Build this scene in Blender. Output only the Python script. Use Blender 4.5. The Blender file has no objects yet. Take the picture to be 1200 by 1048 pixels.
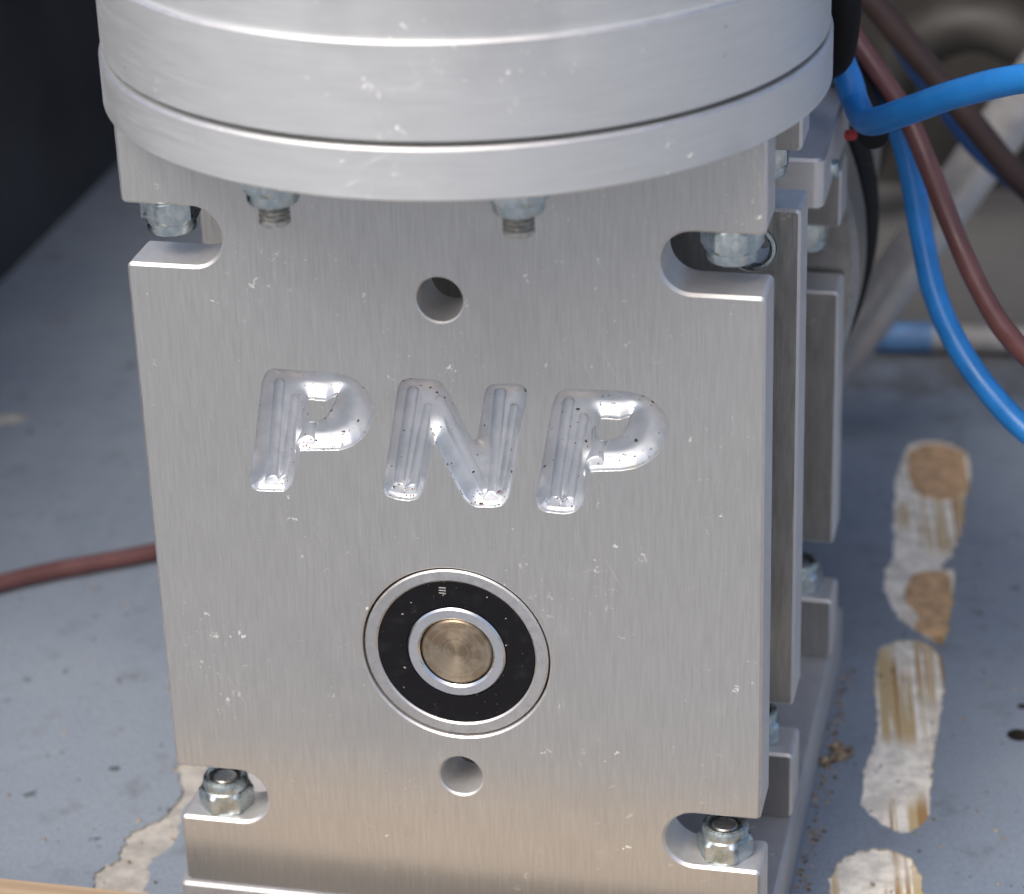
import bpy, bmesh, math, random
import numpy as np
from mathutils import Vector, Matrix, noise as mnoise
from mathutils.geometry import delaunay_2d_cdt
random.seed(7)
MM = 0.001
S = bpy.context.scene
COL = S.collection
# ---------------------------------------------------------------- camera
cd = bpy.data.cameras.new('camera'); cam = bpy.data.objects.new('camera', cd); COL.objects.link(cam)
cam.location = (84.371*MM, -319.099*MM, 244.531*MM)
cam.rotation_euler = (1.1184, 0.0309, 0.2171)
cd.sensor_width = 36; cd.lens = 3260.68/1200*36; cd.clip_start = 0.01; cd.clip_end = 200
cd.dof.use_dof = True; cd.dof.focus_distance = 0.374; cd.dof.aperture_fstop = 25.0
S.camera = cam
# ---------------------------------------------------------------- world, sun, exposure
SUN_EL, SUN_AZ = math.radians(50), math.radians(-158)     # azimuth measured from +Y towards +X
W = bpy.data.worlds.new('World'); S.world = W; W.use_nodes = True
nt = W.node_tree; bg = nt.nodes['Background']
sky = nt.nodes.new('ShaderNodeTexSky'); sky.sky_type = 'NISHITA'; sky.sun_disc = False
sky.sun_elevation = SUN_EL; sky.sun_rotation = SUN_AZ
sky.air_density = 0.9; sky.dust_density = 4.5; sky.ozone_density = 0.6
nt.links.new(sky.outputs[0], bg.inputs[0]); bg.inputs[1].default_value = 0.15
sd = bpy.data.lights.new('sun', 'SUN'); sun = bpy.data.objects.new('sun', sd); COL.objects.link(sun)
sd.energy = 1.2; sd.angle = math.radians(28); sd.color = (1, 0.98, 0.955)
dirv = Vector((math.sin(SUN_AZ)*math.cos(SUN_EL), math.cos(SUN_AZ)*math.cos(SUN_EL), math.sin(SUN_EL)))
sun.rotation_euler = dirv.to_track_quat('Z', 'Y').to_euler(); sun.location = dirv
S.view_settings.view_transform = 'Standard'; S.view_settings.look = 'None'
S.view_settings.exposure = 0.35; S.view_settings.gamma = 1.0
S.render.engine = 'CYCLES'

# ---------------------------------------------------------------- material helpers
def srgb(r, g, b):
    f = lambda c: (c/255/12.92 if c/255 <= .04045 else ((c/255+.055)/1.055)**2.4)
    return (f(r), f(g), f(b), 1)
class M:
    """small node-graph builder; coordinates are object space in millimetres"""
    def __init__(self, name, base=(.5,.5,.5,1), rough=.5, metal=0.0):
        self.m = bpy.data.materials.new(name); self.m.use_nodes = True
        self.t = self.m.node_tree; self.b = self.t.nodes['Principled BSDF']
        self.b.inputs['Base Color'].default_value = base
        self.b.inputs['Roughness'].default_value = rough; self.b.inputs['Metallic'].default_value = metal
        tc = self.n('ShaderNodeTexCoord'); mp = self.n('ShaderNodeMapping')
        mp.inputs['Scale'].default_value = (1000, 1000, 1000)
        self.l(tc.outputs['Object'], mp.inputs[0]); self.co = mp.outputs[0]
        self.base = base; self.rough = rough; self.bumps = None
    def n(self, k): return self.t.nodes.new(k)
    def l(self, a, b): self.t.links.new(a, b)
    def scaled(self, s, rot=(0,0,0), off=(0,0,0)):
        mp = self.n('ShaderNodeMapping'); mp.inputs['Scale'].default_value = s
        mp.inputs['Location'].default_value = off; src = self.co
        if any(rot):
            r0 = self.n('ShaderNodeMapping'); r0.inputs['Rotation'].default_value = rot; self.l(src, r0.inputs[0]); src = r0.outputs[0]
        self.l(src, mp.inputs[0]); return mp.outputs[0]
    def noise(self, s=(1,1,1), detail=3, rough=.55, dist=0.0, off=(0,0,0), rot=(0,0,0)):
        x = self.n('ShaderNodeTexNoise'); x.inputs['Scale'].default_value = 1
        x.inputs['Detail'].default_value = detail; x.inputs['Roughness'].default_value = rough
        x.inputs['Distortion'].default_value = dist
        self.l(self.scaled(s, rot, off), x.inputs['Vector']); return x.outputs['Fac']
    def voro(self, s=(1,1,1), off=(0,0,0), warp=0.0, rand=1.0):
        v = self.n('ShaderNodeTexVoronoi'); v.inputs['Scale'].default_value = 1; v.inputs['Randomness'].default_value = rand
        c = self.scaled(s, (0,0,0), off)
        if warp:
            nz = self.n('ShaderNodeTexNoise'); nz.inputs['Scale'].default_value = 2.5; nz.inputs['Detail'].default_value = 3
            self.l(c, nz.inputs['Vector'])
            mx = self.n('ShaderNodeVectorMath'); mx.operation = 'MULTIPLY_ADD'
            self.l(nz.outputs['Color'], mx.inputs[0]); mx.inputs[1].default_value = (warp,)*3; self.l(c, mx.inputs[2]); c = mx.outputs[0]
        self.l(c, v.inputs['Vector']); return v.outputs['Distance'], v.outputs['Color']
    def ramp(self, f, a, b, lo=0.0, hi=1.0):
        r = self.n('ShaderNodeMapRange'); r.inputs['From Min'].default_value = a; r.inputs['From Max'].default_value = b
        r.inputs['To Min'].default_value = lo; r.inputs['To Max'].default_value = hi
        r.interpolation_type = 'SMOOTHSTEP'
        self.l(f, r.inputs['Value']); return r.outputs['Result']
    def math(self, op, a, b):
        r = self.n('ShaderNodeMath'); r.operation = op
        for i, v in enumerate((a, b)):
            if isinstance(v, (int, float)): r.inputs[i].default_value = v
            else: self.l(v, r.inputs[i])
        return r.outputs[0]
    def mix(self, fac, a, b):
        r = self.n('ShaderNodeMix'); r.data_type = 'RGBA'
        if isinstance(fac, (int, float)): r.inputs[0].default_value = fac
        else: self.l(fac, r.inputs[0])
        for i, v in ((6, a), (7, b)):
            if isinstance(v, tuple): r.inputs[i].default_value = v
            else: self.l(v, r.inputs[i])
        return r.outputs[2]
    def color(self, sock): self.l(sock, self.b.inputs['Base Color'])
    def roughness(self, sock): self.l(sock, self.b.inputs['Roughness'])
    def metallic(self, sock): self.l(sock, self.b.inputs['Metallic'])
    def bump(self, h, dist, strength=1.0):
        b = self.n('ShaderNodeBump'); b.inputs['Distance'].default_value = dist*MM; b.inputs['Strength'].default_value = strength
        self.l(h, b.inputs['Height'])
        if self.bumps is not None: self.l(self.bumps, b.inputs['Normal'])
        self.bumps = b.outputs[0]; self.l(self.bumps, self.b.inputs['Normal'])
    def aniso(self, vec, amt):
        c = self.n('ShaderNodeCombineXYZ')
        for i in range(3): c.inputs[i].default_value = vec[i]
        self.l(c.outputs[0], self.b.inputs['Tangent']); self.b.inputs['Anisotropic'].default_value = amt
    def specks(self, cell, thr, warp=.35, off=(0,0,0), keep=.5):
        """irregular flecks: a random share `keep` of warped voronoi cells"""
        d, c = self.voro((1/cell,)*3, off, warp)
        s = self.n('ShaderNodeSeparateColor'); self.l(c, s.inputs[0])
        on = self.math('LESS_THAN', s.outputs[0], keep)
        size = self.math('MULTIPLY', s.outputs[1], thr)
        return self.math('MULTIPLY', self.ramp(self.math('SUBTRACT', d, size), 0.03, -0.03), on), s.outputs[2]

def brushed(name, base, rough, stretch, aniso_vec=None, amt=.6, scuff=1.0, smudge=.12, streak=.10, mtl=1.0):
    m = M(name, base, rough, 1.0)
    fine = m.noise(stretch, 4, .7)
    med = m.noise(tuple(x*.22 if x > 1 else x for x in stretch), 3, .6, off=(7,3,5))
    big = m.noise((.035,.035,.035), 3, .6, off=(11,2,9))
    f = m.math('ADD', m.math('MULTIPLY', fine, .6), m.math('MULTIPLY', med, .4))
    c1 = tuple(x*(1-streak*1.6) for x in base[:3])+(1,); c2 = tuple(min(1, x*(1+streak)) for x in base[:3])+(1,)
    c = m.mix(m.ramp(f, .3, .7), c1, c2)
    dk = tuple(x*.80 for x in base[:3])+(1,)
    c = m.mix(m.ramp(big, .52, .72, 0, smudge*4), c, dk)
    # pale scuffs: short broken nicks, seen where a low-frequency mask lets them through
    area = m.ramp(m.noise((.07,.07,.07), 2, .5, off=(2,8,4)), .45, .65)
    n1, _ = m.specks(2.1, .21, 1.6, (3,1,2), .5)
    n2, _ = m.specks(.8, .27, 1.1, (9,4,1), .28)
    n3, _ = m.specks(5.0, .12, 2.6, (5,5,7), .5)
    sc = m.math('MAXIMUM', m.math('MULTIPLY', n1, area), m.math('MAXIMUM', m.math('MULTIPLY', n2, m.math('MULTIPLY', area, .8)), n3))
    s1 = m.ramp(m.noise((4,4,.05), 1, .4, rot=(0,.5,0), off=(3,7,1)), .71, .75, 0, .5)
    s2 = m.ramp(m.noise((3,3,.06), 1, .4, rot=(0,-1.1,0), off=(8,2,4)), .72, .76, 0, .5)
    sc = m.math('MAXIMUM', sc, m.math('MULTIPLY', m.math('MAXIMUM', s1, s2), area))
    sc = m.math('MULTIPLY', m.math('MULTIPLY', sc, m.ramp(m.noise((.6,.6,.6), 2, .5, off=(1,4,2)), .3, .7, .25, 1)), .95*scuff)
    c = m.mix(sc, c, (.88,.87,.83,1))
    d1, _ = m.specks(3.2, .07, .6, (1,9,3), .3)
    c = m.mix(m.math('MULTIPLY', d1, .6), c, (.10,.08,.06,1))
    m.color(c)
    m.metallic(m.ramp(sc, 0, 1, mtl, .25))
    r = m.math('ADD', m.ramp(f, .25, .75, rough-.06, rough+.07), m.math('MULTIPLY', sc, .25))
    m.roughness(r)
    m.bump(f, .018, .55)
    m.bump(m.noise((.045,.03,.03), 2, .5), .25, .35)
    if aniso_vec: m.aniso(aniso_vec, amt)
    return m.m

MAT = {}
MAT['plate'] = brushed('brushed aluminium plate', (.525,.528,.515,1), .33, (9,.6,.16), (1,0,0), .6, .85, .10, .09, .76)
MAT['edge'] = brushed('milled aluminium edge', (.72,.71,.70,1), .46, (1.2,1.2,1.2), None, 0, .6, .2, .05, .7)
MAT['turned'] = brushed('turned aluminium', (.65,.665,.67,1), .50, (.12,.12,9), None, 0, 1.5, .2, .045, .75)
MAT['chamfer'] = brushed('bright chamfered aluminium', (.70,.69,.68,1), .50, (1,1,1), None, 0, .2, .05, .04)
MAT['dull'] = brushed('dull aluminium', (.46,.455,.445,1), .46, (6,.5,.2), None, 0, .5, .2, .14)
MAT['base'] = brushed('dirty aluminium base', (.50,.50,.51,1), .50, (.5,.5,.5), None, 0, 1.1, .25, .08, .45)

def engraved():
    m = M('bright machined groove', (.88,.89,.90,1), .24, .8)
    big = m.noise((.25,.25,.25), 3, .6)
    tool = m.noise((1.2,1.2,1.2), 2, .5, dist=.5, off=(3,3,3))
    c = m.mix(m.ramp(big, .35, .7), (.52,.55,.59,1), (.63,.65,.68,1))
    c = m.mix(m.math('MULTIPLY', m.ramp(m.noise((.5,.5,.5), 4, .65, off=(9,1,1)), .62, .78), .35), c, (.55,.52,.42,1))
    a, k = m.specks(1.1, .22, .6, (0,3,0), .30)
    b, _ = m.specks(.55, .24, .5, (4,0,2), .08)
    e, _ = m.specks(.45, .34, .7, (2,6,4), .55); f2, _ = m.specks(1.1, .26, .9, (7,2,4), .5)
    ge = m.n('ShaderNodeNewGeometry'); sn = m.n('ShaderNodeSeparateXYZ'); m.l(ge.outputs['Normal'], sn.inputs[0])
    ledge = m.ramp(sn.outputs[2], .25, .5)                    # grit settles on ledges that face up
    dirt = m.math('MAXIMUM', m.math('MAXIMUM', a, b), m.math('MULTIPLY', m.math('MAXIMUM', e, f2), ledge))
    c = m.mix(m.math('MULTIPLY', ledge, m.ramp(m.noise((.7,.7,.7), 4, .65, off=(2,2,6)), .48, .75, 0, .5)), c, (.60,.55,.40,1))
    dc = m.mix(m.ramp(k, .55, .8), (.035,.03,.025,1), (.17,.06,.04,1))
    m.color(m.mix(dirt, c, dc)); m.metallic(m.ramp(dirt, 0, 1, .86, 0))
    m.roughness(m.math('ADD', m.ramp(tool, .3, .7, .36, .46), m.math('MULTIPLY', dirt, .4)))
    m.bump(tool, .03, .2); m.bump(dirt, .08, .7)
    return m.m
MAT['engraved'] = engraved()

def zinc():
    m = M('zinc plated steel', (.60,.66,.65,1), .30, 1.0)
    n = m.noise((.5,.5,.5), 4, .6)
    c = m.mix(m.ramp(n, .35, .68), (.40,.48,.50,1), (.60,.65,.65,1))
    g, _ = m.specks(1.0, .2, .9, (1,2,3), .3)
    c = m.mix(m.math('MULTIPLY', g, .35), c, (.16,.14,.10,1))
    m.color(c); m.roughness(m.ramp(m.noise((1.5,1.5,1.5), 3, .6, off=(4,4,4)), .3, .7, .20, .46))
    m.bump(n, .02, .2); return m.m
MAT['zinc'] = zinc()
def plain(name, base, rough, metal=0, nz=.15, sc=.8, bump=.03):
    m = M(name, base, rough, metal)
    n = m.noise((sc,)*3, 4, .6)
    m.color(m.mix(m.ramp(n, .3, .7), tuple(x*(1-nz) for x in base[:3])+(1,), tuple(min(1,x*(1+nz)) for x in base[:3])+(1,)))
    m.roughness(m.ramp(n, .3, .7, max(.05, rough-.06), rough+.08)); m.bump(n, bump, .5)
    return m.m
MAT['thread'] = plain('dull steel thread', (.44,.44,.42,1), .34, .95, .25, 1.5)
MAT['nylon'] = plain('dark grimy nylon', (.03,.028,.022,1), .4)
MAT['steelring'] = brushed('bearing ring steel', (.72,.715,.70,1), .30, (.8,.8,.8), None, 0, .25, .2, .05)
MAT['innerring'] = brushed('polished bearing ring steel', (.76,.77,.78,1), .22, (.5,.5,.5), None, 0, .15, .1, .03)
MAT['dark'] = plain('dark recess', (.03,.027,.024,1), .6)
MAT['void'] = plain('oily gap', (.05,.04,.03,1), .5)

def seal():
    m = M('black rubber seal', (.012,.012,.014,1), .36); m.b.inputs['Specular IOR Level'].default_value = .07
    a, _ = m.specks(1.5, .10, .7, (0,0,0), .5); b, _ = m.specks(.55, .17, .7, (5,1,2), .2)
    d = m.math('MAXIMUM', a, b)
    haze = m.ramp(m.noise((.5,.5,.5), 4, .6), .5, .8, 0, .35)
    c = m.mix(haze, (.010,.010,.012,1), (.030,.030,.032,1)); m.color(m.mix(m.math('MULTIPLY', d, .8), c, (.60,.56,.48,1)))
    m.roughness(m.ramp(m.noise((.8,.8,.8), 3, .6), .3, .7, .3, .48)); m.bump(d, .05, .6); return m.m
MAT['seal'] = seal()
def shaftmat():
    m = M('tarnished turned steel', (.45,.36,.26,1), .36, 1.0)
    sx = m.n('ShaderNodeSeparateXYZ'); m.l(m.co, sx.inputs[0])
    rr = m.math('SQRT', m.math('ADD', m.math('MULTIPLY', sx.outputs[0], sx.outputs[0]), m.math('MULTIPLY', sx.outputs[2], sx.outputs[2])), 0)
    cb = m.n('ShaderNodeCombineXYZ'); m.l(rr, cb.inputs[0])
    rn = m.n('ShaderNodeTexNoise'); rn.inputs['Scale'].default_value = 5; rn.inputs['Detail'].default_value = 4; m.l(cb.outputs[0], rn.inputs['Vector'])
    n = m.noise((.35,.35,.35), 4, .65)
    c = m.mix(m.ramp(n, .36, .64), (.27,.195,.13,1), (.46,.39,.30,1))
    c = m.mix(m.ramp(rn.outputs['Fac'], .35, .7, 0, .45), c, (.66,.56,.40,1)); m.color(c)
    tg = m.n('ShaderNodeTangent'); tg.direction_type = 'RADIAL'; tg.axis = 'Y'
    m.l(tg.outputs[0], m.b.inputs['Tangent']); m.b.inputs['Anisotropic'].default_value = .7; m.b.inputs['Anisotropic Rotation'].default_value = .25
    m.bump(rn.outputs['Fac'], .05, .7); return m.m
MAT['shaft'] = shaftmat()

def paintfloor():
    m = M('blue grey painted board', (.2,.25,.32,1), .5)
    base = m.noise((.012,.012,.012), 4, .6); gr = m.noise((.25,.03,.1), 4, .65, off=(3,3,3)); mid = m.noise((.12,.12,.12), 5, .65, off=(6,1,1))
    c = m.mix(m.ramp(base, .35, .68), (.215,.262,.325,1), (.295,.342,.395,1))
    c = m.mix(m.ramp(gr, .35, .75, 0, .45), c, (.275,.325,.39,1))
    c = m.mix(m.ramp(mid, .52, .76, 0, .7), c, (.155,.165,.18,1))
    a, k = m.specks(5.0, .17, .8, (2,2,0), .6); b, _ = m.specks(2.0, .18, .8, (8,1,0), .3); w, _ = m.specks(6.5, .08, 1.0, (4,9,0), .35)
    c = m.mix(m.math('MULTIPLY', m.math('MAXIMUM', a, b), .75), c, (.06,.06,.065,1))
    c = m.mix(m.math('MULTIPLY', w, .7), c, (.55,.50,.42,1))
    c = m.mix(m.ramp(m.noise((1.6,1.1,1.1), 5, .75, off=(2,5,1)), .34, .66, .0, .34), c, (.10,.115,.14,1))
    # brown-grey tone behind the machine, further into the box
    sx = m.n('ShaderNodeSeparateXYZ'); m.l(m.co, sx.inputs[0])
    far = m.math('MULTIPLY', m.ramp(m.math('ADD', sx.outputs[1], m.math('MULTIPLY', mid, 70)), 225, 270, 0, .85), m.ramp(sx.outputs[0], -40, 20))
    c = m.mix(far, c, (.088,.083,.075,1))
    m.color(c); m.roughness(m.ramp(mid, .3, .7, .42, .62)); m.bump(gr, .12, .5); m.bump(a, .1, .6); m.bump(base, 1.2, .4)
    return m.m
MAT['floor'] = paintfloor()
def ply(name, ang, stripes=True, base=(.84,.79,.69,1)):
    m = M(name, base, .75)
    n = m.noise((.25,.25,.25), 5, .7); c = m.mix(m.ramp(n, .36, .64), tuple(x*.80 for x in base[:3])+(1,), tuple(min(1,x*1.18) for x in base[:3])+(1,))
    if stripes:
        st = m.noise((.85,.014,.1), 2, .5, dist=.5, rot=(0,0,ang)); st2 = m.noise((1.3,.016,.1), 2, .55, rot=(0,0,ang), off=(5,5,0), dist=.3)
        reg = m.ramp(m.noise((.07,.03,.05), 1, .4, off=(1.5,2,0), rot=(0,0,ang)), .40, .52)
        c = m.mix(m.math('MULTIPLY', m.ramp(st, .47, .54), m.math('MULTIPLY', reg, .95)), c, (.56,.42,.21,1))
        c = m.mix(m.math('MULTIPLY', m.ramp(st2, .54, .62), m.math('MULTIPLY', reg, .95)), c, (.40,.23,.09,1))
    g, _ = m.specks(1.9, .26, 1.1, (1,1,0), .36)
    c = m.mix(m.math('MULTIPLY', g, .7), c, (.12,.11,.095,1))
    m.color(c); m.bump(n, .12, .6); return m.m
MAT['bare'] = ply('bare plywood', math.radians(-8))
MAT['filler'] = ply('pale filler', 0, False, (.42,.405,.37,1))
MAT['tan'] = plain('tan chipboard', (.56,.36,.20,1), .8, 0, .25, .35, .25)
MAT['rim'] = plain('broken paint edge', (.36,.34,.30,1), .7, 0, .5, .7, .1)
def wood():
    m = M('pale pine', (.55,.40,.24,1), .6)
    g = m.noise((.02,.45,.45), 4, .6, dist=.6); f = m.noise((.08,2.5,2.5), 3, .6)
    c = m.mix(m.ramp(g, .35, .68), (.47,.355,.24,1), (.36,.26,.165,1)); c = m.mix(m.ramp(f, .5, .75, 0, .4), c, (.36,.22,.11,1))
    m.color(c); m.bump(f, .12, .6); return m.m
MAT['wood'] = wood()
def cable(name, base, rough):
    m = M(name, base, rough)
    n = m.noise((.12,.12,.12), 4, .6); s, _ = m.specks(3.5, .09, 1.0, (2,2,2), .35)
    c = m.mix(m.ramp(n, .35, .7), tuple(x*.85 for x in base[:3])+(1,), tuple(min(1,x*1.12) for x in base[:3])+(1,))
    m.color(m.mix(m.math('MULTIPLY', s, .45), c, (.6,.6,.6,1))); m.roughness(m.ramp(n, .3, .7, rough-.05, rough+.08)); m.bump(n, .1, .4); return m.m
MAT['blue'] = cable('blue pvc', (.020,.21,.60,1), .34)
MAT['brown'] = cable('brown pvc', (.125,.052,.050,1), .38)
MAT['dimbrown'] = cable('brown pvc darkened for shade', (.026,.013,.012,1), .6)  # darker copy of the brown, deep shade put into the colour
MAT['dimblue'] = cable('blue pvc darkened for shade', (.015,.085,.28,1), .45)  # darker copy of the blue, shade at the back painted in
MAT['blackp'] = cable('black rubber', (.010,.010,.011,1), .7); MAT['blackp'].node_tree.nodes['Principled BSDF'].inputs['Specular IOR Level'].default_value = .2
MAT['hose'] = plain('dusty grey hose', (.032,.030,.027,1), .6, 0, .3, .05)
MAT['red'] = plain('red plastic', (.32,.025,.02,1), .4)
MAT['sidepanel'] = plain('blue paint darkened for shade', (.046,.049,.056,1), .55, 0, .25, .02, .3)  # blue box paint with its shade put into the base colour
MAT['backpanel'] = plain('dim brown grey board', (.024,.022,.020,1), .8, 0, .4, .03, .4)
MAT['tubemat'] = brushed('worn grey tube', (.62,.61,.60,1), .36, (.4,.4,.4), None, 0, .5, .2, .08, .7)
MAT['pipemat'] = plain('grey plastic pipe', (.27,.26,.25,1), .4, 0, .2, .2)
MAT['bluesleeve'] = plain('faded blue sleeve', (.085,.19,.37,1), .5, 0, .25, .3)
MAT['motor'] = brushed('cast motor housing', (.38,.375,.36,1), .45, (.7,.7,.7), None, 0, .4, .3, .1)
def groundm():
    m = M('pale paving', (.36,.34,.32,1), .85)
    n = m.noise((.004,.004,.004), 6, .65); f = m.noise((.15,.15,.15), 4, .7)
    c = m.mix(m.ramp(n, .3, .7), (.235,.25,.27,1), (.31,.325,.345,1)); m.color(m.mix(m.ramp(f, .5, .8, 0, .5), c, (.25,.24,.225,1))); m.bump(f, .6, .6); return m.m
MAT['ground'] = groundm()
def dirtm():
    m = M('dry dirt', (.25,.17,.10,1), .9); n = m.noise((.8,.8,.8), 4, .7)
    m.color(m.mix(m.ramp(n, .35, .65), (.07,.05,.035,1), (.50,.38,.25,1))); m.bump(n, .3, .8); return m.m
MAT['dirt'] = dirtm()

# ---------------------------------------------------------------- object helpers (all lengths in mm)
def link(name, me, parent=None, loc=None):
    o = bpy.data.objects.new(name, me); COL.objects.link(o)
    if parent is not None: o.parent = parent
    if loc is not None: o.location = tuple(c*MM for c in loc)
    return o
def tag(o, label=None, cat=None, group=None, kind=None):
    for k, v in (('label', label), ('category', cat), ('group', group), ('kind', kind)):
        if v: o[k] = v
    return o
class MB:
    def __init__(self): self.v = []; self.f = []; self.mi = []
    def add(self, vs, fs, mi=0):
        b = len(self.v); self.v += [tuple(v) for v in vs]
        for f in fs: self.f.append(tuple(b+i for i in f)); self.mi.append(mi)
    def strip(self, A, B, mi=0, closed=True):
        n = len(A); k = n if closed else n-1
        self.add(list(A)+list(B), [(i, (i+1) % n, n+(i+1) % n, n+i) for i in range(k)], mi)
    def fill(self, loops, mi=0, flip=False):
        vs = [p for L in loops for p in L]; k = 0; ed = []
        const = min(range(3), key=lambda i: max(p[i] for p in vs)-min(p[i] for p in vs)); ax = [i for i in range(3) if i != const]
        for L in loops: ed += [(k+i, k+(i+1) % len(L)) for i in range(len(L))]; k += len(L)
        cv, _, cf, *_ = delaunay_2d_cdt([Vector((p[ax[0]], p[ax[1]])) for p in vs], ed, [], 0, 1e-6)
        out = []
        for q in cv:
            p = [0, 0, 0]; p[const] = vs[0][const]; p[ax[0]] = q[0]; p[ax[1]] = q[1]; out.append(p)
        def odd(x, y):                     # inside the outer outline and outside the holes
            r = False
            for L in loops:
                for i in range(len(L)):
                    a, b = L[i-1], L[i]
                    if (a[ax[1]] > y) != (b[ax[1]] > y) and x < a[ax[0]]+(y-a[ax[1]])/(b[ax[1]]-a[ax[1]])*(b[ax[0]]-a[ax[0]]): r = not r
            return r
        cf = [f for f in cf if odd(sum(cv[i].x for i in f)/len(f), sum(cv[i].y for i in f)/len(f))]
        self.add(out, cf, mi)
    def mesh(self, name, mats, angle=32, fix=True):
        me = bpy.data.meshes.new(name)
        me.from_pydata([(x*MM, y*MM, z*MM) for x, y, z in self.v], [], self.f)
        for m in mats: me.materials.append(m)
        me.polygons.foreach_set('material_index', self.mi)
        bm = bmesh.new(); bm.from_mesh(me)
        bmesh.ops.remove_doubles(bm, verts=bm.verts, dist=2e-6)
        if fix: bmesh.ops.recalc_face_normals(bm, faces=bm.faces)
        bm.to_mesh(me); bm.free()
        me.polygons.foreach_set('use_smooth', [True]*len(me.polygons))
        me.set_sharp_from_angle(angle=math.radians(angle))
        return me
    def build(self, name, mats, parent=None, loc=None, angle=32, fix=True):
        if not isinstance(mats, (list, tuple)): mats = [mats]
        return link(name, self.mesh(name, mats, angle, fix), parent, loc)

def circle(cx, cz, r, n=64):
    return [(cx+r*math.cos(2*math.pi*i/n), cz+r*math.sin(2*math.pi*i/n)) for i in range(n)]
def area(P): return .5*sum(P[i][0]*P[(i+1) % len(P)][1]-P[(i+1) % len(P)][0]*P[i][1] for i in range(len(P)))
def ccw(P): return P if area(P) > 0 else P[::-1]
def offset(P, d):
    """inset a counter-clockwise outline by d (negative = outwards)"""
    n = len(P); out = []
    for i in range(n):
        a, b, c = Vector(P[i-1]), Vector(P[i]), Vector(P[(i+1) % n])
        e1 = (b-a).normalized(); e2 = (c-b).normalized()
        n1 = Vector((-e1.y, e1.x)); n2 = Vector((-e2.y, e2.x)); m = n1+n2
        m = m/max(.35, m.dot(n1)) if m.length > 1e-6 else n1
        out.append(tuple(b+m*d))
    return out
def roundpoly(pts, seg=8):
    """pts: (x, z, radius)"""
    out = []; n = len(pts)
    for i in range(n):
        p = Vector(pts[i][:2]); r = pts[i][2]
        if r <= 0: out.append(tuple(p)); continue
        a = (Vector(pts[i-1][:2])-p).normalized(); c = (Vector(pts[(i+1) % n][:2])-p).normalized()
        ang = a.angle(c); t = r/math.tan(ang/2); q = p+(a+c).normalized()*(r/math.sin(ang/2))
        s = p+a*t; e = p+c*t; a0 = math.atan2(s.y-q.y, s.x-q.x); a1 = math.atan2(e.y-q.y, e.x-q.x)
        da = (a1-a0+math.pi) % (2*math.pi)-math.pi
        for k in range(seg+1): out.append((q.x+r*math.cos(a0+da*k/seg), q.y+r*math.sin(a0+da*k/seg)))
    return out
def plate(mb, outer, holes, y0, y1, ch=.45, axis='y', open_holes=(), hch=.25):
    """a slab with chamfered edges. material 0 face, 1 wall, 2 chamfer. open_holes: cut in the front face only"""
    T = (lambda P, y: [(a, y, b) for a, b in P]) if axis == 'y' else (lambda P, y: [(a, b, y) for a, b in P])
    s = 1 if y1 > y0 else -1
    outer = ccw(outer); ins = offset(outer, ch)
    F = [T(ins, y0)]; B = [T(ins, y1)]
    mb.strip(T(ins, y0), T(outer, y0+s*ch), 2); mb.strip(T(outer, y0+s*ch), T(outer, y1-s*ch), 1); mb.strip(T(outer, y1-s*ch), T(ins, y1), 2)
    for h in holes:
        h = ccw(h); g = offset(h, -hch)
        mb.strip(T(g, y0), T(h, y0+s*hch), 2); mb.strip(T(h, y0+s*hch), T(h, y1), 1)
        F.append(T(g, y0)); B.append(T(h, y1))
    for h in open_holes: F.append(T(ccw(h), y0))
    mb.fill(F, 0); mb.fill(B, 0)
def slab(mb, x0, x1, y0, y1, z0, z1, ch=.5, r=1.0):
    plate(mb, roundpoly([(x0,y0,r),(x1,y0,r),(x1,y1,r),(x0,y1,r)], 4), [], z0, z1, ch, 'z')
def lathe(mb, prof, n=64, axis='z', c=(0,0,0), mi=0, mis=None, radf=None):
    rings = []
    for k, (r, h) in enumerate(prof):
        ring = []
        for i in range(n):
            a = 2*math.pi*i/n; rr = r if radf is None else min(r, radf(a, k))
            x, y = rr*math.cos(a), rr*math.sin(a)
            ring.append((c[0]+x, c[1]+y, c[2]+h) if axis == 'z' else ((c[0]+x, c[1]+h, c[2]+y) if axis == 'y' else (c[0]+h, c[1]+x, c[2]+y)))
        rings.append(ring)
    for k in range(len(rings)-1): mb.strip(rings[k], rings[k+1], mis[k] if mis else mi)
    return rings
def cap(mb, ring, mi=0): mb.add(ring, [tuple(range(len(ring)))], mi)
def spline(P, sub=14):
    P = [Vector(p) for p in P]; out = []
    Q = [P[0]*2-P[1]]+P+[P[-1]*2-P[-2]]
    for i in range(1, len(Q)-2):
        a, b, c, d = Q[i-1:i+3]
        for k in range(sub):
            t = k/sub
            out.append(.5*((2*b)+(c-a)*t+(2*a-5*b+4*c-d)*t*t+(3*b-a-3*c+d)*t**3))
    out.append(P[-1]); return out
def tube(mb, P, r, n=20, mi=0, caps=True, sub=14, wob=0.0):
    C = spline(P, sub) if sub else [Vector(p) for p in P]
    t = (C[1]-C[0]).normalized(); u = t.orthogonal().normalized(); prev = None
    for i, c in enumerate(C):
        t2 = (C[min(i+1, len(C)-1)]-C[max(i-1, 0)]).normalized()
        u = (u-t2*u.dot(t2)).normalized(); w = t2.cross(u)
        rr = r*(1+wob*mnoise.noise(Vector((i*.13, r, 2.7))))
        ring = [tuple(c+(u*math.cos(2*math.pi*k/n)+w*math.sin(2*math.pi*k/n))*rr) for k in range(n)]
        if prev is None:
            if caps: cap(mb, ring, mi)
        else: mb.strip(prev, ring, mi)
        prev = ring
    if caps: cap(mb, prev, mi)

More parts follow.
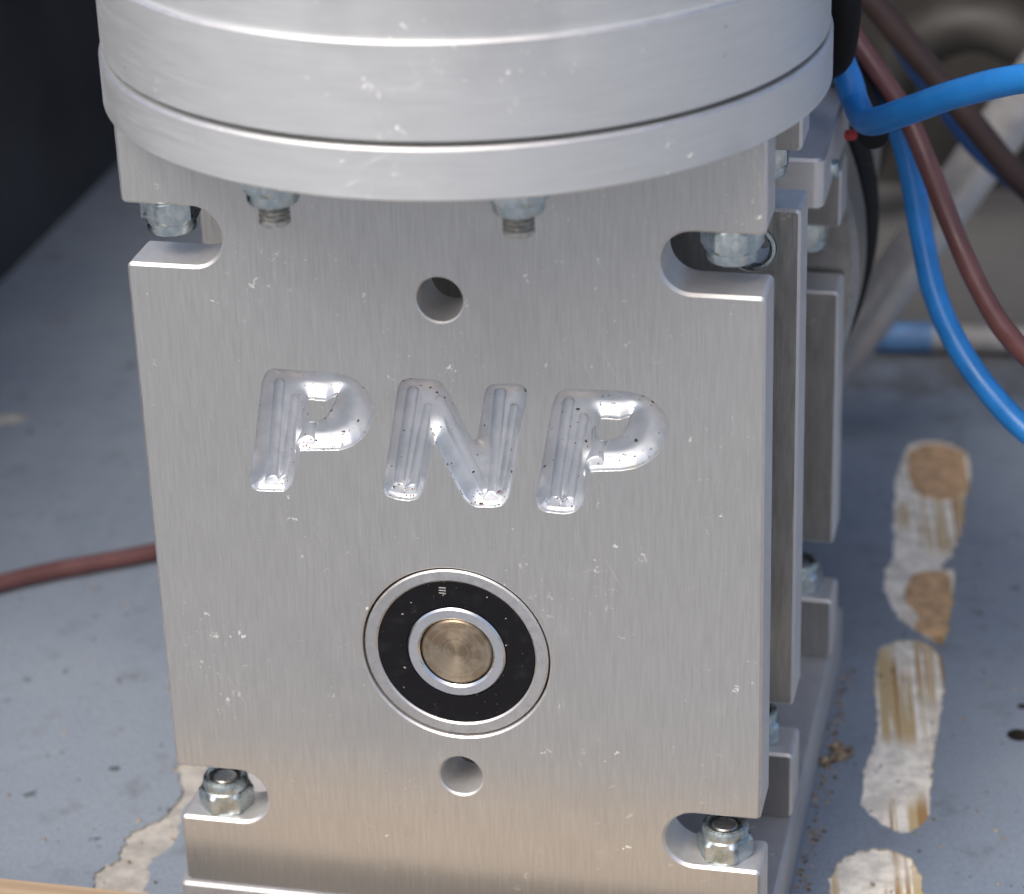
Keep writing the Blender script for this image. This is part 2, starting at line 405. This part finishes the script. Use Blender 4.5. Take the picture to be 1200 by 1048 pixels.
# ---------------------------------------------------------------- the setting
g = MB(); g.add([(-9000,-9000,-19),(9000,-9000,-19),(9000,9000,-19),(-9000,9000,-19)], [(0,1,2,3)])
tag(g.build('ground', MAT['ground']), kind='structure')
PATCH = {
 'F1': [(46.47,183.64),(49.94,186.54),(54.19,186.41),(57.8,183.04),(59.66,175.62),(59.85,163.71),(59.34,161.81),(59.87,150.12),(58.99,140.68),(57.32,134.03),(59.56,133.07),(60.31,121.22),(60.21,108.81),(59.01,105.6),(56.2,108.0),(53.81,110.81),(51.14,113.77),(49.48,118.51),(47.73,123.97),(47.35,131.1),(48.01,137.22),(46.87,150.86),(45.65,168.9)],
 'F2': [(48.95,102.44),(51.29,105.3),(54.44,106.4),(57.85,104.6),(60.04,99.84),(61.14,91.36),(61.14,78.87),(61.11,65.65),(61.77,54.43),(61.13,49.44),(58.5,46.34),(55.46,47.74),(51.83,51.98),(50.45,60.0),(51.15,69.17),(51.18,77.19),(49.24,90.8)],
 'F3': [(48.48,32.01),(49.58,37.26),(51.89,39.99),(55.02,41.47),(58.36,40.64),(60.79,38.28),(62.19,33.95),(63.22,27.87),(63.8,22.52),(60,14),(52,13),(49.86,20.07)],
 'F4': [(-60.53,45.99),(-55.5,46.33),(-53.88,39.62),(-54.6,35.7),(-55.06,33.62),(-54.13,29.58),(-53.25,24.87),(-54.22,21.12),(-55.3,18.58),(-53.85,12.8),(-52.06,7.68),(-59.77,6.33),(-62.38,12.69),(-62.29,15.49),(-60.45,18.15),(-61.24,23.49),(-60.42,26.78),(-57.62,30.21),(-56.89,34.81),(-56.76,37.86)],
 'F5': [(-142.15,168.45),(-136.74,170.12),(-134.18,168.42),(-135.34,166.57),(-140.56,164.52)]}
def ragged(P, amp=.7, step=.8, seed=0):
    P = [tuple(p) for p in spline([(a, b, 0) for a, b in P+[P[0]]], 6)][:-1]; out = []; n = len(P)
    for i in range(n):
        a, b = Vector(P[i]), Vector(P[(i+1) % n]); k = max(1, int((b-a).length/step))
        for j in range(k):
            q = a.lerp(b, j/k); d = (b-a).normalized(); w = mnoise.noise(Vector((q.x*.9, q.y*.9, seed)))*amp + mnoise.noise(Vector((q.x*2.3, q.y*2.3, seed+5)))*amp*.5
            out.append((q.x-d.y*w, q.y+d.x*w))
    return ccw(out)
rag = {k: ragged(v, seed=i) for i, (k, v) in enumerate(PATCH.items())}
drill = [circle(74.2, 78.0, 1.9, 28), circle(74.3, 87.2, .85, 20)]
fl = MB(); FX0, FX1, FY0, FY1 = -168, 260, -6, 330
top = [(FX0,FY0,0),(FX1,FY0,0),(FX1,FY1,0),(FX0,FY1,0)]
fl.fill([top]+[[(a, b, 0) for a, b in P] for P in rag.values()]+[[(a, b, 0) for a, b in P] for P in drill], 0)
for P in rag.values():   # the thickness of the paint and filler layer at a peeled patch
    fl.strip([(a, b, 0) for a, b in P], [(a, b, -.45) for a, b in P], 1)
for P in drill:
    fl.strip([(a, b, 0) for a, b in P], [(a, b, -9) for a, b in P], 2); fl.add([(a, b, -9) for a, b in P], [tuple(range(len(P)))], 2)
low = [(x, y, -17) for x, y, z in top]; fl.strip(top, low, 1); fl.add(low, [(3,2,1,0)], 1)
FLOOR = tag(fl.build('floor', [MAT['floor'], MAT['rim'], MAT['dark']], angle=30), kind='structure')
for k, P in rag.items():
    pb = MB(); Q = offset(P, -.3); pb.fill([[(a, b, -.4) for a, b in Q]], 0)
    o = pb.build('bare_patch', MAT['filler'] if k in ('F4', 'F5') else MAT['bare'], FLOOR)
T1 = [(46.9,181.6),(49.98,185.3),(54.58,184.9),(57.4,181.8),(59.0,174.1),(58.6,164.6),(54.56,161.4),(49.9,164.4),(47.6,172.6)]
T2 = [(52.0,130.2),(54.47,132.2),(58.9,131.6),(59.6,121.2),(59.5,110.6),(56.9,109.4),(54.4,111.2),(54.8,115.7),(52.2,119.9),(51.5,124.4)]
for i, T in enumerate((T1, T2)):
    P = ragged(T, .3, .8, 9+i); tb = MB()
    tb.fill([[(a, b, -.16) for a, b in offset(P, .15)]], 0); tb.strip([(a, b, -.16) for a, b in offset(P, .15)], [(a, b, -.5) for a, b in P], 0)
    tb.build('tan_patch', MAT['tan'], FLOOR)['label'] = 'orange tan bare spot in the peeled paint'
def board(name, mat, pts, t, nrm):
    b = MB(); q = [tuple(Vector(p)+Vector(nrm)*t) for p in pts]
    b.add(pts, [(0,1,2,3)]); b.add(q, [(3,2,1,0)]); b.strip(pts, q); o = b.build(name, mat); return tag(o, kind='structure')
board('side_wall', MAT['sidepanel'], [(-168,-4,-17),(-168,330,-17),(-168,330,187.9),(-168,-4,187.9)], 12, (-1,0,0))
board('back_wall', MAT['backpanel'], [(-180,330,-17),(272,330,-17),(272,330,187.9),(-180,330,187.9)], 12, (0,1,0))
board('unseen_shade_lid', MAT['sidepanel'], [(-180,258,188),(272,258,188),(272,342,188),(-180,342,188)], 10, (0,0,1))  # unseen cover, added to shade the back of the box
wb = MB(); slab(wb, -180, 272, -31, -6.1, -18.9, 12.8, .8, .8)
tag(wb.build('wooden_batten', MAT['wood'], angle=40), 'pale pine batten along the front edge of the blue floor', 'batten')

# ---------------------------------------------------------------- the machine
ROOT = link('drive_unit', None, None, (0, 40, 0))
tag(ROOT, 'aluminium drive unit with PNP milled into its front plate, round turntable on top', 'machine')
OFF = Vector((0, -40, 0))
def part(mb, name, mats, parent=None, angle=32, fix=True):
    """mesh coordinates are machine coordinates; the part sits in ROOT with its own offset"""
    o = mb.build(name, mats, parent or ROOT, None, angle, fix)
    if parent is None: o.location = tuple(c*MM for c in OFF)
    return o
def slotted(hw, zb, zt, slots, depth=13.4, left=True, r=.9):
    R = [(hw, zb, r)]
    for a, b in slots: R += [(hw, a, .8), (hw-depth, a, (b-a)/2-.02), (hw-depth, b, (b-a)/2-.02), (hw, b, .8)]
    R += [(hw, zt, r), (-hw, zt, r)]
    if left:
        for a, b in reversed(slots): R += [(-hw, b, .8), (-hw+depth, b, (b-a)/2-.02), (-hw+depth, a, (b-a)/2-.02), (-hw, a, .8)]
    R += [(-hw, zb, r)]
    return ccw(roundpoly(R, 10))
SL = [(22.2,30.7),(108.4,116.7)]; TH = 8.2; ZB, ZT = 11.0, 129.5; HW = 42.17
BX, BZ = 0.0, 53.1
# --- engraved letters: contour-milled pockets with a ball-nose cutter
L1 = [(-24.73,92.42),(-24.03,93.83),(-23.17,94.32),(-15.45,94.28),(-13.14,94.01),(-11.67,93.43),(-10.57,92.27),(-9.85,90.59),(-9.74,88.37),(-10.43,86.44),(-11.45,84.99),(-12.93,83.75),(-14.62,83.05),(-20.33,82.56),(-21.14,79.31),(-21.75,77.34),(-22.79,76.23),(-26.65,76.06),(-27.45,76.64),(-27.47,77.93),(-26.31,83.77),(-25.51,88.24)]
L1C = [(-18.63,90.29),(-16.18,90.15),(-14.96,90.98),(-14.48,91.14),(-14.77,90.25),(-16.08,87.91),(-16.95,87.22),(-18.74,86.84)]
L2 = [(-6.14,92.83),(-5.63,93.72),(-4.8,94.21),(-1.58,94.24),(-0.56,94.07),(0.21,93.26),(1.37,90.89),(2.73,87.65),(3.59,85.97),(4.16,85.77),(4.41,86.41),(5.42,92.16),(5.81,93.53),(6.52,94.13),(9.48,94.39),(10.72,94.23),(11.26,93.42),(11.1,92.06),(10.19,88.19),(8.81,80.36),(8.27,77.92),(7.29,76.45),(5.89,76.14),(3.56,76.08),(2.76,76.47),(2.09,77.18),(0.48,80.47),(-0.89,83.77),(-1.52,85.35),(-1.9,84.69),(-2.79,80.47),(-3.37,78.02),(-4.13,76.68),(-5.33,76.2),(-7.21,76.31),(-8.72,76.83),(-8.96,77.7),(-8.39,80.8),(-7.28,86.42)]
L3 = [(14.49,91.57),(15.09,93.2),(16.01,94.05),(22.96,94.35),(25.18,94.2),(26.96,93.72),(28.28,92.79),(29.27,91.4),(29.7,89.73),(29.36,87.75),(28.45,85.97),(27.09,84.51),(25.39,83.45),(23.47,82.93),(19.27,82.49),(18.64,79.62),(18.15,77.57),(17.2,76.36),(15.82,75.99),(13.29,76.04),(12.15,76.58),(11.96,77.96),(12.77,82.3),(13.7,87.34)]
L3C = [(20.77,90.31),(23.35,90.25),(24.36,90.81),(24.92,91.09),(24.69,90.34),(23.54,87.94),(22.63,87.38),(20.48,86.97)]
def sdf(X, Z, loops):
    d = np.full(X.shape, 1e9); ins = np.zeros(X.shape, bool)
    for L in loops:
        n = len(L)
        for i in range(n):
            ax, az = L[i]; bx, bz = L[(i+1) % n]; ex, ez = bx-ax, bz-az
            t = np.clip(((X-ax)*ex+(Z-az)*ez)/(ex*ex+ez*ez+1e-12), 0, 1)
            d = np.minimum(d, np.hypot(X-ax-t*ex, Z-az-t*ez))
            c = ((az > Z) != (bz > Z)) & (X < ax+(Z-az)/(ez+1e-12)*ex); ins ^= c
    return np.where(ins, d, -d)
def letter(name, label, loops, gouges, parent):
    allp = np.array(loops[0]); x0, z0 = allp.min(0)-.28; x1, z1 = allp.max(0)+.28
    h = .075; nx = int((x1-x0)/h); nz = int((z1-z0)/h)
    xs = np.linspace(x0, x1, nx+1); zs = np.linspace(z0, z1, nz+1); X, Z = np.meshgrid(xs, zs)
    d0 = sdf(X, Z, loops)
    k = np.exp(-.5*(np.arange(-14, 15)/4.6)**2); k /= k.sum()      # the cutter rounds every corner and inside ridge
    bl = lambda a: np.apply_along_axis(lambda v: np.convolve(np.pad(v, 14, 'edge'), k, 'valid'), 0, a)
    d1 = bl(bl(d0).T).T; t = np.clip((d0+.1)/1.2, 0, 1); d = d0*(1-t)+d1*t; d = np.where(d0 < .9, .45*d0+.55*d1, d)
    RB, DB = 4.3, 1.7; w0 = math.sqrt(RB*RB-(RB-DB)**2)
    prof = np.sqrt(RB*RB-(np.clip(d, 0, w0)-w0)**2)-(RB-DB)
    dep = np.minimum(prof+.3, 5*np.maximum(d, 0))
    for gx, gz, gr, gd, hx, hz in gouges:           # single ball-nose passes, cut a little deeper than the contour passes
        ex, ez = hx-gx, hz-gz; t = np.clip(((X-gx)*ex+(Z-gz)*ez)/(ex*ex+ez*ez+1e-9), 0, 1)
        q = np.hypot(X-gx-t*ex, Z-gz-t*ez); gdep = np.sqrt(np.maximum(0, gr*gr-q*q))-gr+gd
        gdep = np.minimum(np.where(q < gr, gdep, 0), 1.75*np.maximum(d, 0)); dep = np.maximum(dep, gdep)
    dep[0, :] = dep[-1, :] = 0; dep[:, 0] = dep[:, -1] = 0
    V = np.stack([X, dep, Z], -1).reshape(-1, 3)*MM; w = nx+1
    I, J = np.meshgrid(np.arange(nx), np.arange(nz)); a = (J*w+I).ravel()
    F = np.stack([a, a+1, a+w+1, a+w], -1)
    me = bpy.data.meshes.new(name); me.from_pydata(V.tolist(), [], F.tolist())
    me.materials.append(MAT['plate']); me.materials.append(MAT['engraved'])
    df = dep.ravel()[F].mean(1) > .03
    me.polygons.foreach_set('material_index', df.astype(int).tolist())
    me.polygons.foreach_set('use_smooth', [True]*len(F))
    o = link(name, me, parent); o['label'] = label
    return [(x0, z0), (x1, z0), (x1, z1), (x0, z1)]
def lerp2(a, b, t): return (a[0]+(b[0]-a[0])*t, a[1]+(b[1]-a[1])*t)
fp = MB()
rects = []
for L in (L1, L2, L3):
    A = np.array(L); (x0, z0), (x1, z1) = A.min(0)-.28, A.max(0)+.28
    rects.append([(float(x0), float(z0)), (float(x1), float(z0)), (float(x1), float(z1)), (float(x0), float(z1))])
plate(fp, slotted(HW, ZB, ZT, SL), [circle(0, 105.6, 3.08, 48), circle(0, 33.45, 3.05, 48), circle(BX, BZ, 13.22, 128)], 0, TH, .4, 'y', rects)
FP = part(fp, 'front_plate', [MAT['plate'], MAT['edge'], MAT['chamfer']])
def gl(pts, r=1.9, dmax=2.35): return [(a, b, r, dmax, c, e) for a, b, c, e in pts]
def stem(x0, z0, x1, z1): return gl([(x0-.75-.3, z0-2.2, x1-.75, z1), (x0+.95-.3, z0-2.2, x1+.95, z1-2.2)], .85, 2.2)
letter('engraved_letter', 'letter P, first of the word', [L1, L1C], stem(-24.1,77.9,-22.0,91.5)+gl([(-19.9,82.0,-18.9,87.4)], 1.3, 2.05), FP)
letter('engraved_letter', 'letter N, in the middle of the word', [L2], stem(-6.4,78.0,-3.7,91.6)+stem(6.3,78.4,8.1,92.2)+gl([(-1.1,90.5,4.6,78.0)], 1.0, 2.15), FP)
letter('engraved_letter', 'letter P, last of the word', [L3, L3C], stem(15.0,77.9,17.2,91.5)+gl([(19.4,82.0,20.4,87.4)], 1.3, 2.05), FP)
# --- bearing and shaft
bo = MB(); lathe(bo, [(12.9,7.5),(12.9,.45),(12.65,.22),(11.35,.22),(11.1,.45),(11.1,3)], 128, 'y', (BX,0,BZ), mis=[0,1,0,1,0]); BR = part(bo, 'bearing', [MAT['steelring'], MAT['chamfer']], angle=25)
bs = MB(); lathe(bs, [(11.1,.62),(10.9,.50),(10.2,.55),(8.1,.62),(7.5,.52),(7.05,.62),(6.95,1.2)], 128, 'y', (BX,0,BZ)); part(bs, 'rubber_seal', MAT['seal'], BR)
bi = MB(); lathe(bi, [(6.9,3),(6.9,.55),(6.65,.28),(5.45,.28),(5.15,.6),(5.12,4)], 96, 'y', (BX,0,BZ)); part(bi, 'inner_ring', MAT['innerring'], BR, angle=25)
for k in range(3):
    q = MB(); cxm, czm = BX-1.5, BZ+9.0+k*.42
    slab(q, cxm-.55, cxm+.45, .44, .6, czm, czm+.16, .03, .03); part(q, 'seal_mark', MAT['pipemat'], BR)
bd = MB(); R0 = lathe(bd, [(13.21,2.0),(12.9,2.0)], 96, 'y', (BX,0,BZ)); lathe(bd, [(6.9,1.6),(11.1,1.6)], 96, 'y', (BX,0,BZ)); part(bd, 'grease_gap', MAT['void'], BR)
sh = MB(); rg = lathe(sh, [(4.98,60),(4.98,.75),(4.75,.5),(3.0,.5),(1.2,.5),(.25,.5)], 96, 'y', (0,0,0)); cap(sh, rg[-1])
so = sh.build('shaft', MAT['shaft'], ROOT, (BX, -40, BZ), 25)
# --- turntable
DC = (0, 20)
tr = MB(); lathe(tr, [(12,129.5),(47.1,129.5),(47.5,129.8),(47.5,135.8),(47.15,136.12),(45.9,136.15),(45.4,136.15)], 256, 'z', (*DC,0), mis=[0,1,0,1,0,0]); part(tr, 'lower_flange', [MAT['turned'], MAT['chamfer']], angle=20)
tg_ = MB(); lathe(tg_, [(46.0,136.0),(45.8,136.1),(45.8,138)], 192, 'z', (*DC,0)); part(tg_, 'gap_seal', MAT['void'])
ud = MB(); lathe(ud, [(44.5,136.75),(46.95,136.75),(47.15,137.0),(47.15,148.42),(46.82,148.75),(46.3,148.75)], 256, 'z', (*DC,0), mis=[0,0,0,1,0]); UD = part(ud, 'turntable_disc', [MAT['turned'], MAT['chamfer']], angle=20)
ut = MB(); rg = lathe(ut, [(46.35,148.6),(46.35,172.6),(45.7,173.2),(8,173.2)], 256, 'z', (*DC,0)); cap(ut, rg[-1]); part(ut, 'upper_drum', MAT['turned'], UD, angle=20)
# --- plates behind
pb = MB(); plate(pb, slotted(42.75, ZB, ZT, SL), [circle(36.2, 102.6, 3.3, 40), circle(0, 53.1, 9, 64)], 30.7, 30.7+TH, .4); part(pb, 'middle_plate', [MAT['dull'], MAT['edge'], MAT['chamfer']])
rb = MB(); lathe(rb, [(3.3,31.2),(3.2,30.55),(2.75,30.45),(2.6,30.9),(2.3,30.9)], 40, 'y', (36.2,0,102.6)); part(rb, 'bushing', MAT['zinc'])
rc = MB(); plate(rc, slotted(43.1, ZB, 96.4, [(21.9,32.4),(76.4,87.1)], 13.4), [circle(0, 53.1, 12, 64)], 78.8, 78.8+TH, .4); part(rc, 'rear_plate', [MAT['dull'], MAT['edge'], MAT['chamfer']])
sf = MB(); slab(sf, -42.2, 42.3, 61.4, 97.4, 96.5, 104.4, .45, 1.6); part(sf, 'shelf_plate', [MAT['edge'], MAT['edge'], MAT['chamfer']])
# bright screw head on the right end of the shelf
ns = MB(); rg = lathe(ns, [(1.5,42.25),(1.5,42.9),(1.2,43.2)], 24, 'x', (0,73,98.8)); cap(ns, rg[-1]); part(ns, 'screw_head', MAT['zinc'])
bp = MB(); slab(bp, -43, 43, -.7, 97, .02, 10.97, .45, .9); part(bp, 'base_plate', [MAT['base'], MAT['base'], MAT['base']])
# --- motor behind the rear plate
mo = MB(); lathe(mo, [(20,87.5),(44.2,87.5),(45.2,88.5),(45.2,100),(44.2,101),(41,101)], 128, 'y', (0,0,76)); part(mo, 'motor_flange', MAT['motor'])
mk = MB(); lathe(mk, [(40,101),(45.4,102),(46,103),(46,112),(45,113),(38,113)], 128, 'y', (0,0,76)); part(mk, 'motor_gasket', MAT['blackp'])
mb_ = MB(); rg = lathe(mb_, [(38,113),(42,114),(42.6,115),(42.6,150),(38,154),(10,154)], 128, 'y', (0,0,76)); cap(mb_, rg[-1]); part(mb_, 'motor_body', MAT['motor'])
# --- lock nuts
hexr = lambda a: 3.5/math.cos((a+math.radians(14)) % (math.pi/3)-math.pi/6)
def nutmesh():
    q = MB(); n = 72; prof = [(2.2,0),(3.45,0),(4.05,.35),(4.05,2.75),(3.55,3.25),(3.28,3.45),(3.28,4.35),(3.1,4.8),(2.75,5.0),(2.35,4.95),(2.3,4.5)]
    rings = []
    for k, (r, h) in enumerate(prof):
        rings.append([(min(r, hexr(2*math.pi*i/n))*math.cos(2*math.pi*i/n), min(r, hexr(2*math.pi*i/n))*math.sin(2*math.pi*i/n), h) for i in range(n)])
    for k in range(len(rings)-1): q.strip(rings[k], rings[k+1])
    return q.mesh('lock_nut', [MAT['zinc']], 24)
NUT = nutmesh()
ny = MB(); lathe(ny, [(2.32,4.6),(2.0,4.55),(1.95,4.2)], 40); NYL = ny.mesh('nylon_insert', [MAT['nylon']])
def boltmesh(h0, h1):
    q = MB(); prof = []; z = h0
    while z < h1-.5: prof += [(1.62,z),(1.98,z+.26),(1.98,z+.36)]; z += .62
    prof += [(1.98,h1-.35),(1.6,h1),(.05,h1+.02)]
    rg = lathe(q, prof, 36); cap(q, rg[-1]); return q.mesh('bolt_end', [MAT['thread']], 30)
BS = boltmesh(2.5, 4.75); BL = boltmesh(2.5, 7.9)
def nut(x, y, z, up=True, rot=0.0, bolt=BS):
    o = link('lock_nut', NUT, ROOT, (x, y-40, z)); o.rotation_euler = (0 if up else math.pi, 0, rot)
    link('nylon_insert', NYL, o); link('bolt_end', bolt, o); return o
nut(-36.9, 4.2, 116.7, False, .25); nut(37.3, 4.2, 116.7, False, -.15)
nut(-36.4, 4.2, 22.2, True, .5); nut(36.6, 4.2, 22.2, True, .2)
nut(36.6, 35, 22.2, True, .9); nut(36.9, 35, 116.7, False, .3); nut(-36.9, 35, 116.7, False, .1)
nut(37, 83, 21.9, True, .6); nut(37.2, 83, 87.1, False, .2)
nut(-15.9, -16.4, 129.5, False, .35, BL); nut(14.4, -15.6, 129.5, False, .75, BL)

# ---------------------------------------------------------------- cables, tube, pipe
def cab(name, P, r, mat, label, cat='cable', wob=.05, **kw):
    q = MB(); b = Vector(P[0]); tube(q, [Vector(p)-b for p in P], r, 22, wob=wob, **kw)
    o = q.build(name, mat, None, b, 60); return tag(o, label, cat)
cab('blue_cable', [(34,94,112),(39.8,87,114.6),(42.8,76,114.9),(44.3,74,112.4),(45.5,73,109.4),(48.19,66,109.0),(53.8,60,112.76),(61.21,55,117.44),(70.65,50,121.72),(80.92,45,124.28),(96,40,126)], 2.08, MAT['blue'], 'bright blue cable kinked beside the turntable and running out to the right edge')
cab('blue_cable', [(42,99,110),(46.87,95,106.11),(50.11,90,101.04),(52.75,88,93.55),(54.86,85,84.97),(57.5,80,77.22),(61.37,75,71.05),(67.23,70,65.11),(74.76,65,60.14),(88,61,54)], 1.9, MAT['blue'], 'blue cable curving down in front of the grey tube beside the long brown cable')
cab('brown_cable', [(36,104,119),(40.18,100,115.27),(43.17,95,112.14),(47.44,90,108.06),(52.28,84,103.49),(55.75,80,98.0),(58.69,78,91.77),(61.68,75,86.22),(65.4,70,81.15),(69.66,65,77.05),(75.53,60,74.13),(90,56,69)], 1.62, MAT['brown'], 'long brown cable hanging in a curve just right of the blue cable')
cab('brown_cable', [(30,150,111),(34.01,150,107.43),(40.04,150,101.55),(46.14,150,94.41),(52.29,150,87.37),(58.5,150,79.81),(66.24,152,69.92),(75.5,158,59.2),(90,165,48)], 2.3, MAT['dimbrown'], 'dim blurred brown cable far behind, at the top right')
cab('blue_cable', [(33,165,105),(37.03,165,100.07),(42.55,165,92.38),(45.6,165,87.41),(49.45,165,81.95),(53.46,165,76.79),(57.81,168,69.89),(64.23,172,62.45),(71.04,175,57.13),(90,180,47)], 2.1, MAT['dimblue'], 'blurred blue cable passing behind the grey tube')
cab('brown_cable', [(-150,70,1.75),(-118.74,90.56,1.75),(-111.37,96.98,1.75),(-103.65,102.87,1.75),(-95.46,107.89,1.75),(-87.51,112.91,1.75),(-79.37,119.73,1.75),(-69.33,130.87,1.75),(-50,150,1.75)], 1.72, MAT['brown'], 'brown cable lying on the blue floor left of the front plate')
cab('black_cable', [(36,99,108),(41.5,95,107.0),(45.0,88,105.0),(47.4,80,103.2),(47.9,77,102.9)], 2.3, MAT['blackp'], 'black rubber sleeve tucked under the kink of the bright blue cable', 'sleeve')
cab('black_cable', [(30,84,112),(38,76,114),(42.9,68,117.5),(44.4,64.5,124),(44.6,64,132),(44.6,64,150)], 2.3, MAT['blackp'], 'black cable rising upright right behind the turntable')
rd = MB(); rg = lathe(rd, [(.2,0),(.75,.2),(.85,1.0),(.7,1.8),(.3,2.0)], 20, 'x'); cap(rd, rg[0]); cap(rd, rg[-1])
tag(rd.build('red_plug', MAT['red'], None, (43.6, 76, 103.2)), 'tiny red plug end peeping out beside the shelf plate', 'plug')
tb = MB(); A = Vector((92,190,115)); B = Vector((28,190,9)); tube(tb, [A-B, Vector((0,0,0))], 5.0, 32, sub=0)
tag(tb.build('grey_tube', MAT['tubemat'], None, B, 60), 'blurred grey metal tube leaning diagonally behind the cables', 'tube')
pp = MB(); A = Vector((20,228,3.2)); tube(pp, [Vector((0,0,0)), Vector((100,8,0))], 3.0, 28, sub=0); PIPE = pp.build('grey_pipe', MAT['pipemat'], None, A, 60)
tag(PIPE, 'grey pipe with a blue sleeve lying across the floor behind', 'pipe')
ps = MB(); tube(ps, [Vector((13,1.04,0)), Vector((27.4,2.2,0))], 3.35, 28, sub=0); ps.build('blue_sleeve', MAT['bluesleeve'], PIPE, None, 60)

cab('hose', [(22.86, 300.0, 16.39), (30.67, 296.0, 36.95), (39.35, 292.0, 49.76), (50.76, 290.0, 54.2), (62.26, 290.0, 50.27), (74.19, 292.0, 37.09)], 6.5, MAT['hose'], 'dim grey hose looping in the shade at the back, top right', 'hose')
# ---------------------------------------------------------------- dirt
def rock(q, c, s, seed):
    bm = bmesh.new(); bmesh.ops.create_icosphere(bm, subdivisions=2 if s > .6 else 1, radius=1)
    vs = []
    for v in bm.verts:
        k = 1+.55*mnoise.noise(v.co*1.7+Vector((seed*3.1, seed, 0))); vs.append((c[0]+v.co.x*s*k*1.2, c[1]+v.co.y*s*k, c[2]+v.co.z*s*k*.75))
    bm.verts.index_update(); q.add(vs, [tuple(v.index for v in f.verts) for f in bm.faces]); bm.free()
q = MB()
for i in range(26):
    a = random.random()*6.28; r = abs(random.gauss(0, 1.3)); s = random.uniform(.25, .95)
    rock(q, (r*math.cos(a)*1.0, r*math.sin(a)*1.7, s*.5+max(0, .8-r*.4)*random.random()), s, i)
tag(q.build('dirt_clump', MAT['dirt'], None, (46.0, 66.0, 0), 60), 'small brown clump of dry dirt on the floor beside the base plate', 'dirt')
q = MB()
for i in range(400):
    t = random.random()
    if t < .55: x, y = 43.6+abs(random.gauss(0, 1.3)), random.uniform(12, 95)
    elif t < .8: x, y = random.uniform(-130, -45), random.uniform(0, 150)
    else: x, y = random.uniform(44, 100), random.uniform(10, 180)
    rock(q, (x, y, .08), random.uniform(.10, .36), i*.7)
tag(q.build('grit', MAT['dirt'], None, None, 60), 'scattered grit and crumbs on the blue floor', 'grit', kind='stuff')
